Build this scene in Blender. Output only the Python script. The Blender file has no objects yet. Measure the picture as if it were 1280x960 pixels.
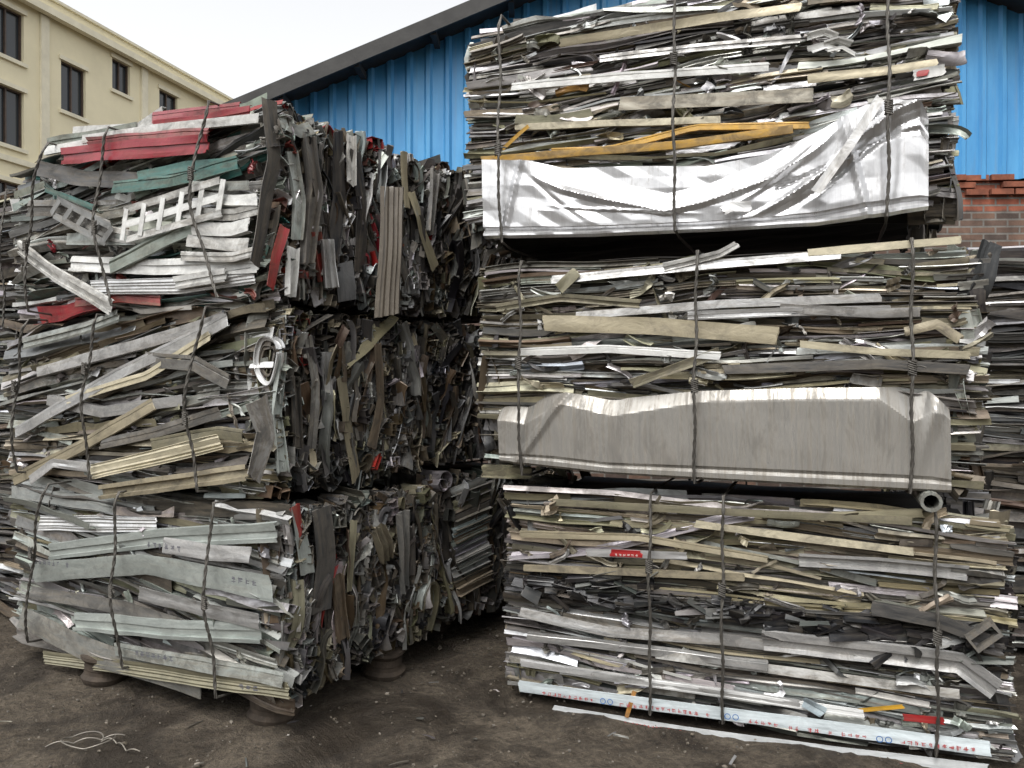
import bpy, math, numpy as np
R=np.random.default_rng(11)
scene=bpy.context.scene
CAMH=1.6
# ------------------------------------------------------------ materials
def newmat(name):
    m=bpy.data.materials.new(name); m.use_nodes=True
    nt=m.node_tree; nt.nodes.clear()
    o=nt.nodes.new('ShaderNodeOutputMaterial'); b=nt.nodes.new('ShaderNodeBsdfPrincipled')
    nt.links.new(b.outputs[0],o.inputs[0]); return m,nt,b
def N(nt,t,**k):
    n=nt.nodes.new(t)
    for a,v in k.items(): setattr(n,a,v)
    return n
def mixc(nt,fac,a,b,mode='MIX'):
    n=N(nt,'ShaderNodeMix',data_type='RGBA',blend_type=mode)
    for s,v in ((0,fac),(6,a),(7,b)):
        if hasattr(v,'links'): nt.links.new(v,n.inputs[s])
        else: n.inputs[s].default_value=v
    return n.outputs[2]
def noise(nt,vec,scale,detail=4,rough=.6,dist=0):
    n=N(nt,'ShaderNodeTexNoise'); n.inputs['Scale'].default_value=scale
    n.inputs['Detail'].default_value=detail; n.inputs['Roughness'].default_value=rough
    n.inputs['Distortion'].default_value=dist
    if vec is not None: nt.links.new(vec,n.inputs['Vector'])
    return n.outputs['Fac']
def ramp(nt,fac,stops):
    r=N(nt,'ShaderNodeValToRGB'); e=r.color_ramp.elements
    f=lambda c:c if isinstance(c,tuple) else (c,c,c,1)
    e[0].position=stops[0][0];e[0].color=f(stops[0][1]); e[1].position=stops[1][0];e[1].color=f(stops[1][1])
    for p,c in stops[2:]:
        x=e.new(p); x.color=f(c)
    nt.links.new(fac,r.inputs[0]); return r.outputs[0]
def mapping(nt,vec,sc):
    m=N(nt,'ShaderNodeMapping'); m.inputs['Scale'].default_value=sc; nt.links.new(vec,m.inputs[0]); return m.outputs[0]
def mathn(nt,op,a,b,clamp=False):
    n=N(nt,'ShaderNodeMath',operation=op); n.use_clamp=clamp
    for i,v in enumerate((a,b)):
        if hasattr(v,'links'): nt.links.new(v,n.inputs[i])
        else: n.inputs[i].default_value=v
    return n.outputs[0]
def bump(nt,b,h,strength=.3,dist=.01):
    n=N(nt,'ShaderNodeBump'); n.inputs['Strength'].default_value=strength; n.inputs['Distance'].default_value=dist
    nt.links.new(h,n.inputs['Height']); nt.links.new(n.outputs[0],b.inputs['Normal'])

def mat_scrap(name='scrap_metal',sheet=False):
    m,nt,b=newmat(name)
    at=N(nt,'ShaderNodeAttribute',attribute_name='scol'); uv=N(nt,'ShaderNodeAttribute',attribute_name='suv')
    sx=N(nt,'ShaderNodeSeparateXYZ'); nt.links.new(uv.outputs['Vector'],sx.inputs[0]); dirt=sx.outputs[2]
    tc=N(nt,'ShaderNodeTexCoord'); u=uv.outputs['Vector']
    streak=noise(nt,mapping(nt,u,(3,30,3) if not sheet else (38,2.2,1)),1.5,4 if not sheet else 6,.72)
    patch=noise(nt,mapping(nt,u,(7,10,3) if not sheet else (9,5,1)),1.3,4 if not sheet else 8,.72,.6)
    s=mathn(nt,'ADD',mathn(nt,'MULTIPLY',streak,.5),mathn(nt,'MULTIPLY',patch,.5))
    s=mathn(nt,'ADD',s,mathn(nt,'MULTIPLY',mathn(nt,'SUBTRACT',dirt,.5),.22))
    g=ramp(nt,s,[(.42,0.0),(.62,.88)] if not sheet else [(.50,0.0),(.60,.75)])
    grime=mathn(nt,'MULTIPLY',g,mathn(nt,'ADD',mathn(nt,'MULTIPLY',dirt,.7),.3),True)
    dcol=mixc(nt,ramp(nt,patch,[(.45,0.),(.65,1.)]),(.150,.122,.085,1),(.055,.047,.037,1))
    c0=mixc(nt,grime,at.outputs['Color'],dcol)
    c1=mixc(nt,.65 if not sheet else .3,c0,ramp(nt,streak,[(.3,.42),(.6,1.08)]),'MULTIPLY')
    nt.links.new(c1,b.inputs['Base Color'])
    nt.links.new(mathn(nt,'MULTIPLY',at.outputs['Alpha'],mathn(nt,'SUBTRACT',1.0,mathn(nt,'MULTIPLY',grime,.75))),b.inputs['Metallic'])
    nt.links.new(mathn(nt,'ADD',.17 if not sheet else .20,mathn(nt,'ADD',mathn(nt,'MULTIPLY',patch,.35 if not sheet else .22),mathn(nt,'MULTIPLY',grime,.35))),b.inputs['Roughness'])
    bump(nt,b,patch,.5 if not sheet else .35,.006 if not sheet else .003)
    return m
def simple(name,col,rough=.7,metal=0,var=.5,scale=8,bmp=.3,bd=.01,col2=None):
    m,nt,b=newmat(name); tc=N(nt,'ShaderNodeTexCoord')
    n=noise(nt,tc.outputs['Object'],scale,6,.65)
    c2=col2 or tuple(c*(1-var) for c in col)
    nt.links.new(ramp(nt,n,[(.3,(*c2,1)),(.68,(*col,1))]),b.inputs['Base Color'])
    b.inputs['Roughness'].default_value=rough; b.inputs['Metallic'].default_value=metal
    bump(nt,b,noise(nt,tc.outputs['Object'],scale*4,5),bmp,bd); return m
SCRAP=mat_scrap(); SHEET=mat_scrap('scrap_sheet_metal',True)
CORE=simple('bale_core_shade',(.02,.018,.015),.95)  # near-black colour stands in for the shade between the strips
STRAP=simple('strap_steel',(.13,.12,.105),.55,.5,.5,30,.4,.003)
RUST=simple('rusty_steel',(.075,.056,.040),.8,.2,.6,14,.6,.006)
# ------------------------------------------------------------ frames
class Frame:
    def __init__(s,ox,oy,deg):
        s.o=np.array([ox,oy]); s.a=math.radians(deg); s.X=np.array([math.cos(s.a),math.sin(s.a)]); s.Y=np.array([-math.sin(s.a),math.cos(s.a)])
    def front(s,px,py,y0=0.):      # photogrammetric survey: photo point -> metres on the front face
        d=np.array([(px-640)/995.,1.]); t=(s.o@s.Y+y0)/(d@s.Y); return ((d*t-s.o)@s.X, CAMH+t*(475-py)/995.)
    def side(s,px,py,x0):
        d=np.array([(px-640)/995.,1.]); t=(s.o@s.X+x0)/(d@s.X); return ((d*t-s.o)@s.Y, CAMH+t*(475-py)/995.)
# ------------------------------------------------------------ ribbon accumulator
def profile(kind,w):
    P={'flat':[(-.5,0),(-.25,.01),(0,0),(.25,-.01),(.5,0)],
     'L':[(-.5,.45),(-.5,0),(0,0),(.5,0)],
     'C':[(-.5,.45),(-.5,0),(0,.0),(.5,0),(.5,.45)],
     'Z':[(-.5,.4),(-.5,0),(.5,0),(.5,-.4)],
     'hat':[(-.5,0),(-.28,0),(-.22,.3),(.22,.3),(.28,0),(.5,0)],
     'E':[(.5,.4),(.5,0),(0.02,0),(0.02,.35),(-.02,.35),(-.02,0),(-.5,0),(-.5,.4)],
     'box':[(.5,-.22),(.5,.25),(-.5,.25),(-.5,-.25),(.48,-.25)],
     'cor':[(-.5+i/10., .07*(i%2)) for i in range(11)],
     'lip':[(-.5,.18),(-.5,0),(-.3,0),(-.28,.07),(-.2,.07),(-.18,0),(.5,0),(.5,.12),(.4,.12)],
     'step':[(-.5,.14),(-.48,0),(-.1,0),(-.08,.10),(.3,.10),(.32,0),(.5,0)],
     'frame':[(.5,.28),(.5,-.28),(.1,-.28),(.1,.24),(.06,.24),(.06,-.28),(-.5,-.28),(-.5,.28),(-.1,.28),(-.1,.40),(.3,.40),(.3,.28),(.47,.28)],
     'tube':[(.5*math.cos(t*math.pi/6),.5*math.sin(t*math.pi/6)) for t in range(12)]+[(.5,-.02)]}[kind]
    return np.array(P,float)*w
def thicken(P,th):
    d=np.gradient(P,axis=0); d/=np.linalg.norm(d,axis=1)[:,None]+1e-9
    n=np.stack([-d[:,1],d[:,0]],1)*th/2
    return np.vstack([P+n,(P-n)[::-1]])
class Acc:
    def __init__(s): s.v=[];s.f=[];s.c=[];s.u=[];s.n=0
    def add(s,v,f,c,u):
        s.v.append(v); s.f.append(np.asarray(f)+s.n); s.c.append(np.tile(np.array(c,float),(len(v),1))); s.u.append(u); s.n+=len(v)
    def ribbon(s,path,kind,w,ref,roll,twist,col,metal,th=.003,crush=.08,dirt=None):
        path=np.asarray(path,float); n=len(path)
        P=profile(kind,w); P=P+R.normal(0,crush*w*.5,P.shape)*(0.4 if kind in('flat','tube','frame') else .8)
        loop=thicken(P,th); K=len(P); M=2*K
        T=np.gradient(path,axis=0); T/=np.linalg.norm(T,axis=1)[:,None]+1e-9
        ref=np.asarray(ref,float); N1=ref-(T@ref)[:,None]*T; N1/=np.linalg.norm(N1,axis=1)[:,None]+1e-9
        N2=np.cross(T,N1)
        ss=np.concatenate([[0],np.cumsum(np.linalg.norm(np.diff(path,axis=0),axis=1))])
        r=roll+twist*np.linspace(-.5,.5,n)
        kn=max(2,int(ss[-1]/.18)+2); kx=np.linspace(0,ss[-1]+1e-6,kn)
        flt=np.interp(ss,kx,np.clip(1+R.normal(0,crush*4,kn),-.3,1.6)); wob=np.interp(ss,kx,1+R.normal(0,crush*.8,kn))
        a=loop[None,:,0]*wob[:,None]; b=loop[None,:,1]*flt[:,None]
        if kind in('flat','lip','cor','step'):
            bend=np.interp(ss,kx,R.normal(0,crush*1.8,kn))
            b=b+np.abs(a-R.uniform(-.3,.3)*w)*bend[:,None]
        cr,sr=np.cos(r)[:,None],np.sin(r)[:,None]
        A=a*cr-b*sr; B=a*sr+b*cr
        V=path[:,None,:]+N1[:,None,:]*A[...,None]+N2[:,None,:]*B[...,None]
        if kind!='tube' and n>4:
            for ix in (0,-1): V[ix]+=T[ix][None,:]*(a[ix]*R.normal(0,.14)+R.normal(0,.003,M))[:,None]
        off=R.uniform(0,50,2)
        U=np.zeros((n,M,3)); U[...,0]=ss[:,None]+off[0]; U[...,1]=np.concatenate([P[:,0]+P[:,1],(P[:,0]+P[:,1])[::-1]])[None,:]+off[1]
        U[...,2]=R.beta(1.3,1.1) if dirt is None else dirt
        i=np.arange(n-1)[:,None]; j=np.arange(M)[None,:]; j2=(j+1)%M
        F=np.stack([i*M+j,i*M+j2,(i+1)*M+j2,(i+1)*M+j],-1).reshape(-1,4)
        k=np.arange(K-1); cap=np.stack([k+1,k,M-1-k,M-2-k],-1); cap2=cap[:,::-1]+(n-1)*M
        s.add(V.reshape(-1,3),np.vstack([F,cap,cap2]),(*col,metal),U.reshape(-1,3))
    def grid(s,G,col,metal,dirt=.5):
        n,m,_=G.shape; off=R.uniform(0,50,2)
        U=np.zeros((n,m,3)); U[...,2]=dirt
        U[...,0]=np.linspace(0,np.linalg.norm(G[-1,0]-G[0,0]),n)[:,None]+off[0]; U[...,1]=np.linspace(0,np.linalg.norm(G[0,-1]-G[0,0]),m)[None,:]+off[1]
        i=np.arange(n-1)[:,None]; j=np.arange(m-1)[None,:]
        F=np.stack([i*m+j,(i+1)*m+j,(i+1)*m+j+1,i*m+j+1],-1).reshape(-1,4)
        s.add(G.reshape(-1,3),F,(*col,metal),U.reshape(-1,3))
    def build(s,name,origin,mat=SCRAP,smooth=True,ang=28):
        V=np.vstack(s.v)-np.asarray(origin,float); F=np.vstack(s.f)
        me=bpy.data.meshes.new(name)
        me.vertices.add(len(V)); me.vertices.foreach_set('co',V.astype(np.float32).ravel())
        me.loops.add(F.size); me.loops.foreach_set('vertex_index',F.astype(np.int32).ravel())
        me.polygons.add(len(F)); me.polygons.foreach_set('loop_start',np.arange(0,F.size,4,dtype=np.int32))
        try: me.polygons.foreach_set('loop_total',np.full(len(F),4,np.int32))
        except Exception: pass
        a=me.attributes.new('scol','FLOAT_COLOR','POINT'); a.data.foreach_set('color',np.vstack(s.c).astype(np.float32).ravel())
        a=me.attributes.new('suv','FLOAT_VECTOR','POINT'); a.data.foreach_set('vector',np.vstack(s.u).astype(np.float32).ravel())
        me.update(calc_edges=True); me.validate()
        me.polygons.foreach_set('use_smooth',np.full(len(me.polygons),smooth))
        if smooth: me.set_sharp_from_angle(angle=math.radians(ang))
        me.materials.append(mat)
        o=bpy.data.objects.new(name,me); scene.collection.objects.link(o); return o
def empty(name,loc,rotz=0.):
    e=bpy.data.objects.new(name,None); e.empty_display_size=.2; e.location=loc; e.rotation_euler=(0,0,rotz); scene.collection.objects.link(e); return e
# ------------------------------------------------------------ palettes (rgb, metallic)
SIL=((.62,.62,.61),.85); LSIL=((.78,.78,.77),.8); WHT=((.74,.74,.71),.05); BEI=((.44,.385,.265),.3); OLV=((.27,.25,.17),.4)
GRY=((.27,.27,.26),.65); DGR=((.095,.095,.095),.5); BLK=((.025,.025,.028),.15); BRN=((.12,.08,.05),.3); RED=((.34,.02,.022),.05)
TEA=((.05,.19,.17),.05); YEL=((.62,.34,.03),.1); GGR=((.26,.30,.26),.3); PGR=((.46,.50,.47),.4); CRM=((.62,.56,.40),.15)
def pal(*a):
    c=[x[0] for x in a]; w=np.array([x[1] for x in a],float); return c,w/w.sum()
def pick(p):
    c=p[0][R.choice(len(p[0]),p=p[1])]; k=R.uniform(.55,1.18); t=R.normal(0,.015,3)
    return tuple(np.clip(np.array(c[0])*k+t*c[0][0]*2,0.01,.9)),c[1]
def wav(s,amp,f=(1.5,7)):
    o=0
    for k in range(3): o=o+amp/(k+1)*np.sin(s*R.uniform(*f)*(k+1)+R.uniform(0,6.3))
    return o
KF=['flat','L','C','Z','hat','E','box','cor','lip','step']
def fragments(A,L,H,palf,n,zmask=None):
    """small torn and folded pieces caught between the layers"""
    for k in range(n):
        x=R.uniform(.02,L-.02); z=R.uniform(.03,H-.04)
        if zmask is not None and not zmask(x,z): continue
        l=R.uniform(.04,.20); a=R.normal(0,.35) if R.random()<.75 else R.normal(0,1.2); s=np.linspace(0,1,9); kb=R.normal(0,1.2)
        ang=a+kb*np.maximum(0,s-R.uniform(.2,.8)); dx=np.cumsum(np.cos(ang))*l/9; dz=np.cumsum(np.sin(ang))*l/9
        c,m=pick(palf(x,z))
        A.ribbon(np.stack([x+dx,R.uniform(-.062,-.02)+wav(s,.006,(3,9)),np.clip(z+dz,.005,H)],1),R.choice(['flat','L','C','lip','step','cor']),R.uniform(.012,.045),(0,0,1),R.choice([0,1,2])*math.pi/2+R.normal(0,.5),R.normal(0,.8),c,m,th=.002,crush=.25)
def front_fill(A,L,H,palf,rows=.02,tilt=lambda x,z:0.,tj=.02,wr=(.02,.07),lr=(.3,2.0),depth=(-.035,.05),roll_flat=.5,layers=2,over=.045,y_at=lambda x,z:0.,amp=.003,zmask=None,warp=.012,odd=.06):
    ph=R.uniform(0,6.3,4)
    W=lambda x,z: warp*(np.sin(x*2.3+z*5+ph[0])+.6*np.sin(x*4.7-z*9+ph[1])+.25*np.sin(x*9+z*13+ph[2]))
    for lay in range(layers):
        z=.015
        while z<H-.02:
            x=-over*R.uniform(.2,1.4)
            while x<L-.05:
                ln=min(R.uniform(*lr)*R.uniform(.6,1),L+over*R.uniform(-.6,1.4)-x)
                if ln>.08:
                    n=max(5,int(ln/.07)); xs=np.linspace(x,x+ln,n); xc=x+ln/2
                    w=R.uniform(*wr)*R.uniform(.7,1.15)
                    z0=z+R.uniform(-.5,.5)*rows
                    if zmask is None or zmask(xc,z0):
                        tl=tilt(xc,z0)+R.normal(0,tj)
                        if R.random()<odd: tl+=R.normal(0,.12)
                        zz=z0+tl*(xs-xc)+W(xs,z0)+wav(xs,amp)
                        if R.random()<.25:
                            k=R.integers(1,n-1); zz[k:]+=R.normal(0,.09)*(xs[k:]-xs[k])
                        zz=np.clip(zz,.0,H)
                        y=y_at(xs,z0)+R.uniform(*depth)+(lay==0)*.04+wav(xs,.006)+R.normal(0,.015)*(xs-xc)
                        if R.random()<.12:
                            q=(xs-x)/ln; q=q if R.random()<.5 else 1-q
                            y=y-.045*R.random()*q**4
                        flat=R.random()<roll_flat
                        roll=math.pi/2*R.choice([0,2])+R.normal(0,.30) if flat else R.choice([1,-1])*math.pi/2+R.normal(0,.40)
                        kd=R.choice(KF,p=[.16,.14,.19,.08,.10,.09,.05,.05,.08,.06])
                        c,m=pick(palf(xc,z0))
                        A.ribbon(np.stack([xs,y,zz],1),kd,w,(0,0,1),roll,R.normal(0,.25),c,m,th=R.uniform(.0018,.0036),crush=R.uniform(.02,.13))
                x+=max(.06,ln*R.uniform(.75,1.0))
            z+=rows*R.uniform(.6,1.4)
def side_fill(A,L,D,H,palf,n1=260,n2=60,sgn=1,n3=0,bigends=0):
    X0=L if sgn>0 else 0.
    ph=R.uniform(0,6.3,3)
    fld=lambda y,z:.05*np.sin(z*4.5+ph[0]+y*4)+.025*np.sin(z*11+ph[1]-y*6)
    for k in range(n1):
        y=R.uniform(.0,D); ln=min(H*.95,R.uniform(.12,.45)*(1.5 if R.random()<.12 else 1)); z=R.uniform(-.03,max(.0,H-ln+.02)); w=R.uniform(.025,.085)
        n=max(6,int(ln/.035)); s=np.linspace(0,ln,n); q=s/ln
        zz=np.clip(z+s,0,H)
        x=X0+sgn*(R.uniform(-.09,.03)+wav(s,.011,(3,14))+.03*R.normal()*(q-.5)+(R.random()<.15)*.06*R.random()*(q**3))
        yy=y+fld(y,zz)+wav(s,.009,(5,18))+R.normal(0,.12)*(s-ln/2)
        for rep in range(2):
            if R.random()<.35:
                kk=R.integers(1,n-1); yy[kk:]+=R.normal(0,.5)*(s[kk:]-s[kk]); x[kk:]+=sgn*R.normal(0,.15)*(s[kk:]-s[kk])
        yy=np.clip(yy,-.02,D+.03)
        roll=R.normal(0,.4) if R.random()<.18 else R.choice([1,-1])*math.pi/2+R.normal(0,.35)
        c,m=pick(palf(y,z))
        A.ribbon(np.stack([x,yy,zz],1),R.choice(['flat','L','C','lip','cor','hat','step'],p=[.14,.17,.28,.13,.05,.13,.10]),w,(0,1,0),roll,R.normal(0,.5),c,m,th=R.uniform(.002,.004),crush=R.uniform(.06,.24))
    for k in range(n3):       # curled / folded pieces, hooks and loops
        y=R.uniform(.02,D-.02); z=R.uniform(.06,H-.06); rad=R.uniform(.02,.09); a0=R.uniform(0,6.3); aw=R.uniform(1.5,4.6); t=np.linspace(a0,a0+aw,13); el=R.uniform(.35,1.)
        c,m=pick(palf(y,z)); rr=rad*(1+.25*np.sin(t*R.uniform(1,3)))
        A.ribbon(np.stack([X0+sgn*(R.uniform(-.05,.03)+.012*np.sin(t)),np.clip(y+el*rr*np.cos(t),-.02,D+.02),np.clip(z+rr*np.sin(t)*1.3,0.01,H)],1),R.choice(['flat','L','lip','C']),R.uniform(.02,.07),(1,0,0),R.normal(0,.35),R.normal(0,.6),c,m,th=.003,crush=R.uniform(.05,.2))
    for k in range(n2):       # nested groups of the same cut extrusion seen end-on
        big=k<bigends
        y=R.uniform(0,D); z=R.uniform(.03,H-.03); w=R.uniform(.03,.09) if not big else R.uniform(.05,.105)
        kd=R.choice(['L','C','Z','hat','E','box','lip','step','tube'],p=[.1,.20,.08,.13,.18,.15,.06,.05,.05]) if not big else R.choice(['box','frame','E','C','tube','hat'],p=[.26,.30,.16,.14,.06,.08])
        roll=R.choice([0,1,2,3])*math.pi/2+R.normal(0,.35); m_=R.integers(1,7) if not big else R.integers(1,4); c,m=pick(palf(y,z)); st=w*R.uniform(.25,.5)
        if kd in('box','tube','frame'): st=w*.7; m_=min(m_,3)
        sdir=R.choice([0,1],p=[.35,.65]); dx=R.uniform(-.02,.05) if not big else R.uniform(.02,.065); sh=R.normal(0,.008)
        for i in range(m_):
            s=np.linspace(0,1,5); yy=y+(i*st if sdir==0 else i*sh)+R.normal(0,.02)*s; zz=np.clip(z+(i*st if sdir else i*sh)+R.normal(0,.02)*s,0.02,H-.02); out=dx+R.normal(0,.012)
            if y+i*st*(sdir==0)>D+.02: break
            kk=R.uniform(.8,1.15)*(1.1 if big else 1)
            A.ribbon(np.stack([X0+sgn*(-.13+(.13+out)*s),yy,zz],1),kd,w,(0,0,1),roll+R.normal(0,.15),R.normal(0,.1),tuple(np.clip(np.array(c)*kk,0,.9)),m,th=R.uniform(.002,.0045),crush=R.uniform(.04,.14))
def top_fill(A,L,D,H,palf,n=110):
    for k in range(n):
        ln=R.uniform(.3,1.6); x=R.uniform(-.03,max(.05,L-ln)); xs=np.linspace(x,min(x+ln,L+.04),12); y=R.uniform(.02,D)
        c,m=pick(palf(x,H)); A.ribbon(np.stack([xs,y+R.normal(0,.05)*(xs-x)+wav(xs,.01),H+R.uniform(-.05,.02)+wav(xs,.01)],1),R.choice(['flat','C','L','lip']),R.uniform(.03,.11),(0,1,0),R.normal(0,.3),R.normal(0,.4),c,m,crush=.12)
import bmesh
def core(L,D,H,name,ins=.10):  # filler box behind the strips, coloured dark as painted shade
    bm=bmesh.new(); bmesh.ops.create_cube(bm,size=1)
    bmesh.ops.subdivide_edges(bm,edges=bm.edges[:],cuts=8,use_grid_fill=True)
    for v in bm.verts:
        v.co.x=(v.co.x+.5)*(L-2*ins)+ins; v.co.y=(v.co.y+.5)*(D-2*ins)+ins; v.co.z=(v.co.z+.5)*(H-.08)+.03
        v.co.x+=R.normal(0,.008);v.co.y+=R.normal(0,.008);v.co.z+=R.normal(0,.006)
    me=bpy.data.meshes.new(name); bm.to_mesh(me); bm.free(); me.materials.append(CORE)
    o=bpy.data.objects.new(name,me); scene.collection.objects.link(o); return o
def strap_mesh(xs,L,D,H,y0=-.055,r=.0072):
    A=Acc()
    for x in xs:
        if isinstance(x,tuple): xt,xb,bow=x
        else: xt=xb=x; bow=0
        for tw in (0,math.pi):
            pts=[]
            def put(p,q,n,f):
                for t in np.linspace(0,1,n,endpoint=False): pts.append([p[i]*(1-t)+q[i]*t+f(t)[i] for i in range(3)])
            j=lambda t:(0,0,0)
            put((xb,D+.02,0.0),(xb,y0+.02,-.005),10,j)
            put((xb,y0,.01),(xt,y0,H-.01),34,lambda t:(bow*math.sin(math.pi*t)+.004*math.sin(t*17+xt*9),.014*math.sin(t*9+xt*7)-.016*math.sin(math.pi*t),0))
            put((xt,y0+.02,H+.02),(xt,D+.02,H+.02),10,j)
            put((xt,D+.03,H),(xb,D+.03,0.01),10,j)
            pts=np.array(pts); s=np.concatenate([[0],np.cumsum(np.linalg.norm(np.diff(pts,axis=0),axis=1))])
            rr=r*.55
            pts[:,0]+=rr*np.cos(s*60+tw); pts[:,1]+=rr*np.sin(s*60+tw)
            A.ribbon(pts,'tube',r*1.3,(1,0,.01),0,0,(.2,.2,.2),.5,th=.001,crush=0.0)
        tk=R.uniform(.35,.7); p0=np.array([xb*(1-tk)+xt*tk+bow*math.sin(math.pi*tk),y0-.02,H*tk])
        for q in range(3):
            t=np.linspace(0,1,14); A.ribbon(np.stack([p0[0]+.016*np.sin(t*14+q*2),p0[1]-.006+.008*np.cos(t*14+q*2),p0[2]-.03+.06*t],1),'tube',r*.9,(1,0,.01),0,0,(.2,.2,.2),.5,th=.001,crush=0)
        t=np.linspace(0,1,8); A.ribbon(np.stack([p0[0]+.05*t,p0[1]-.02*t,p0[2]+.03*t-.03*t*t],1),'tube',r*.8,(0,0,1),0,0,(.2,.2,.2),.5,th=.001,crush=0)
    return A
def make_bale(fr,name,xa,za,L,D,H,parts,straps,strapkw={}):
    w=fr.o+fr.X*xa; e=empty(name,(w[0],w[1],za),fr.a)
    for nm,A,mt in parts:
        if A.n: o=A.build(nm,(0,0,0),mt or SCRAP,ang=28 if mt is None else 14); o.parent=e
    c=core(L,D,H,'shade_filler'); c.parent=e
    S=strap_mesh(straps,L,D,H,**strapkw).build('wire_straps',(0,0,0),STRAP,True,60); S.parent=e
    return e
def feat(A,pts,w,col,kind='flat',y=-.07,n=24,crush=.05,roll=0,twist=0,th=.003,yend=0,dirt=None):
    P=np.array(pts,float); d=np.concatenate([[0],np.cumsum(np.linalg.norm(np.diff(P,axis=0),axis=1))]); t=np.linspace(0,d[-1],n)
    x=np.interp(t,d,P[:,0]); z=np.interp(t,d,P[:,1])
    yy=y+wav(t,.004)+yend*(t/d[-1])**2
    A.ribbon(np.stack([x,yy,z],1),kind,w,(0,0,1),math.pi+roll+R.normal(0,.08),twist+R.normal(0,.18),col[0],col[1],th=th,crush=crush,dirt=R.uniform(.3,.85) if dirt is None else dirt)
def feat_side(A,pts,w,col,L,kind='flat',x=.07,n=20,crush=.07,roll=0,twist=0,ref=(0,1,0)):
    P=np.array(pts,float); d=np.concatenate([[0],np.cumsum(np.linalg.norm(np.diff(P,axis=0),axis=1))]); t=np.linspace(0,d[-1],n)
    y=np.interp(t,d,P[:,0]); z=np.interp(t,d,P[:,1])
    A.ribbon(np.stack([L+x+wav(t,.008),y,z],1),kind,w,ref,roll+R.normal(0,.15),twist+R.normal(0,.4),col[0],col[1],th=.003,crush=crush)
def glyphs(A,p0,p1,size,col,y,ngl=None):
    p0=np.array(p0);p1=np.array(p1); d=p1-p0; Ld=np.linalg.norm(d); d/=Ld; nrm=np.array([-d[1],d[0]])
    ng=ngl or int(Ld/(size*1.15))
    for g in range(ng):
        c=p0+d*(g+.5)*Ld/ng
        if R.random()<.08: continue
        for k in range(R.integers(4,7)):
            hv=R.random()<.5; a=R.uniform(-.3,.3,2)*size; l=R.uniform(.4,.9)*size/2; t=size*.055
            q=c+d*a[0]*(1 if not hv else .3)+nrm*a[1]*(1 if hv else .3)
            e1,e2=(d,nrm) if hv else (nrm,d)
            G=np.zeros((2,2,3))
            for i,si in enumerate((-1,1)):
                for jj,sj in enumerate((-1,1)):
                    pt=q+e1*l*si+e2*t*sj; G[i,jj]=(pt[0],y-.0002*k,pt[1])
            A.grid(G,col,0,0.)
def ring(A,c,r,col,y,t=.25):
    n=20; G=np.zeros((n,2,3))
    for i in range(n):
        a=i/(n-1)*2*math.pi
        for j,rr in enumerate((r,r*(1-t))): G[i,j]=(c[0]+rr*math.cos(a),y,c[1]+rr*math.sin(a))
    A.grid(G,col,0,0.)
def sheet(A,fr,xa,za,top,bot,disp,col,metal,nu=110,nv=36,y=-.08,dirt=.6,da=.002,cells=(14,6)):
    T=np.array([fr.front(px,py,y) for px,py in top]); B=np.array([fr.front(px,py,y) for px,py in bot])
    u=np.linspace(0,1,nu)
    def res(P):
        d=np.concatenate([[0],np.cumsum(np.abs(np.diff(P[:,0])))]); d/=d[-1]; return np.stack([np.interp(u,d,P[:,0]),np.interp(u,d,P[:,1])],1)
    T=res(T);B=res(B); v=np.linspace(0,1,nv)
    cu,cv=cells; dn=R.normal(0,da,(cu,cv))
    def dent(a,b):
        x=a*(cu-1.001); z=b*(cv-1.001); i=int(x);j=int(z); fx=x-i;fz=z-j
        if fx+fz<1: return dn[i,j]+(dn[i+1,j]-dn[i,j])*fx+(dn[i,j+1]-dn[i,j])*fz
        return dn[i+1,j+1]+(dn[i,j+1]-dn[i+1,j+1])*(1-fx)+(dn[i+1,j]-dn[i+1,j+1])*(1-fz)
    G=np.zeros((nu,nv+3,3))
    for j,vv in enumerate(v):
        p=B*(1-vv)+T*vv; G[:,j+2,0]=p[:,0]-xa; G[:,j+2,2]=p[:,1]-za; G[:,j+2,1]=y+np.array([disp(a,vv)+dent(a,vv) for a in u])
    for j,(dy,dz) in enumerate(((.14,.03),(.02,-.012))): G[:,j]=G[:,2]; G[:,j,1]+=dy; G[:,j,2]+=dz
    G[:,nv+2]=G[:,nv+1]; G[:,nv+2,1]+=.05; G[:,nv+2,2]-=.004
    e=G[:1].copy(); e[...,1]+=.1; e[...,0]+=.004; f=G[-1:].copy(); f[...,1]+=.1; f[...,0]-=.004
    G=np.concatenate([e,G,f],0); A.grid(G,col,metal,dirt)
tri=lambda x,w:max(0.,1-abs(x)/w)
# ================================================================= RIGHT STACK
FR=Frame(.02,4.08,-21.3)
def loc(fr,xa,za,y=-.07):
    return lambda px,py:(fr.front(px,py,y)[0]-xa,fr.front(px,py,y)[1]-za)
sidepal=pal((DGR,3),(BLK,2),(GRY,3),(BRN,1.6),(OLV,1),(SIL,1.6),(BEI,.5),(RED,.12))
D=1.05
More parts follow.
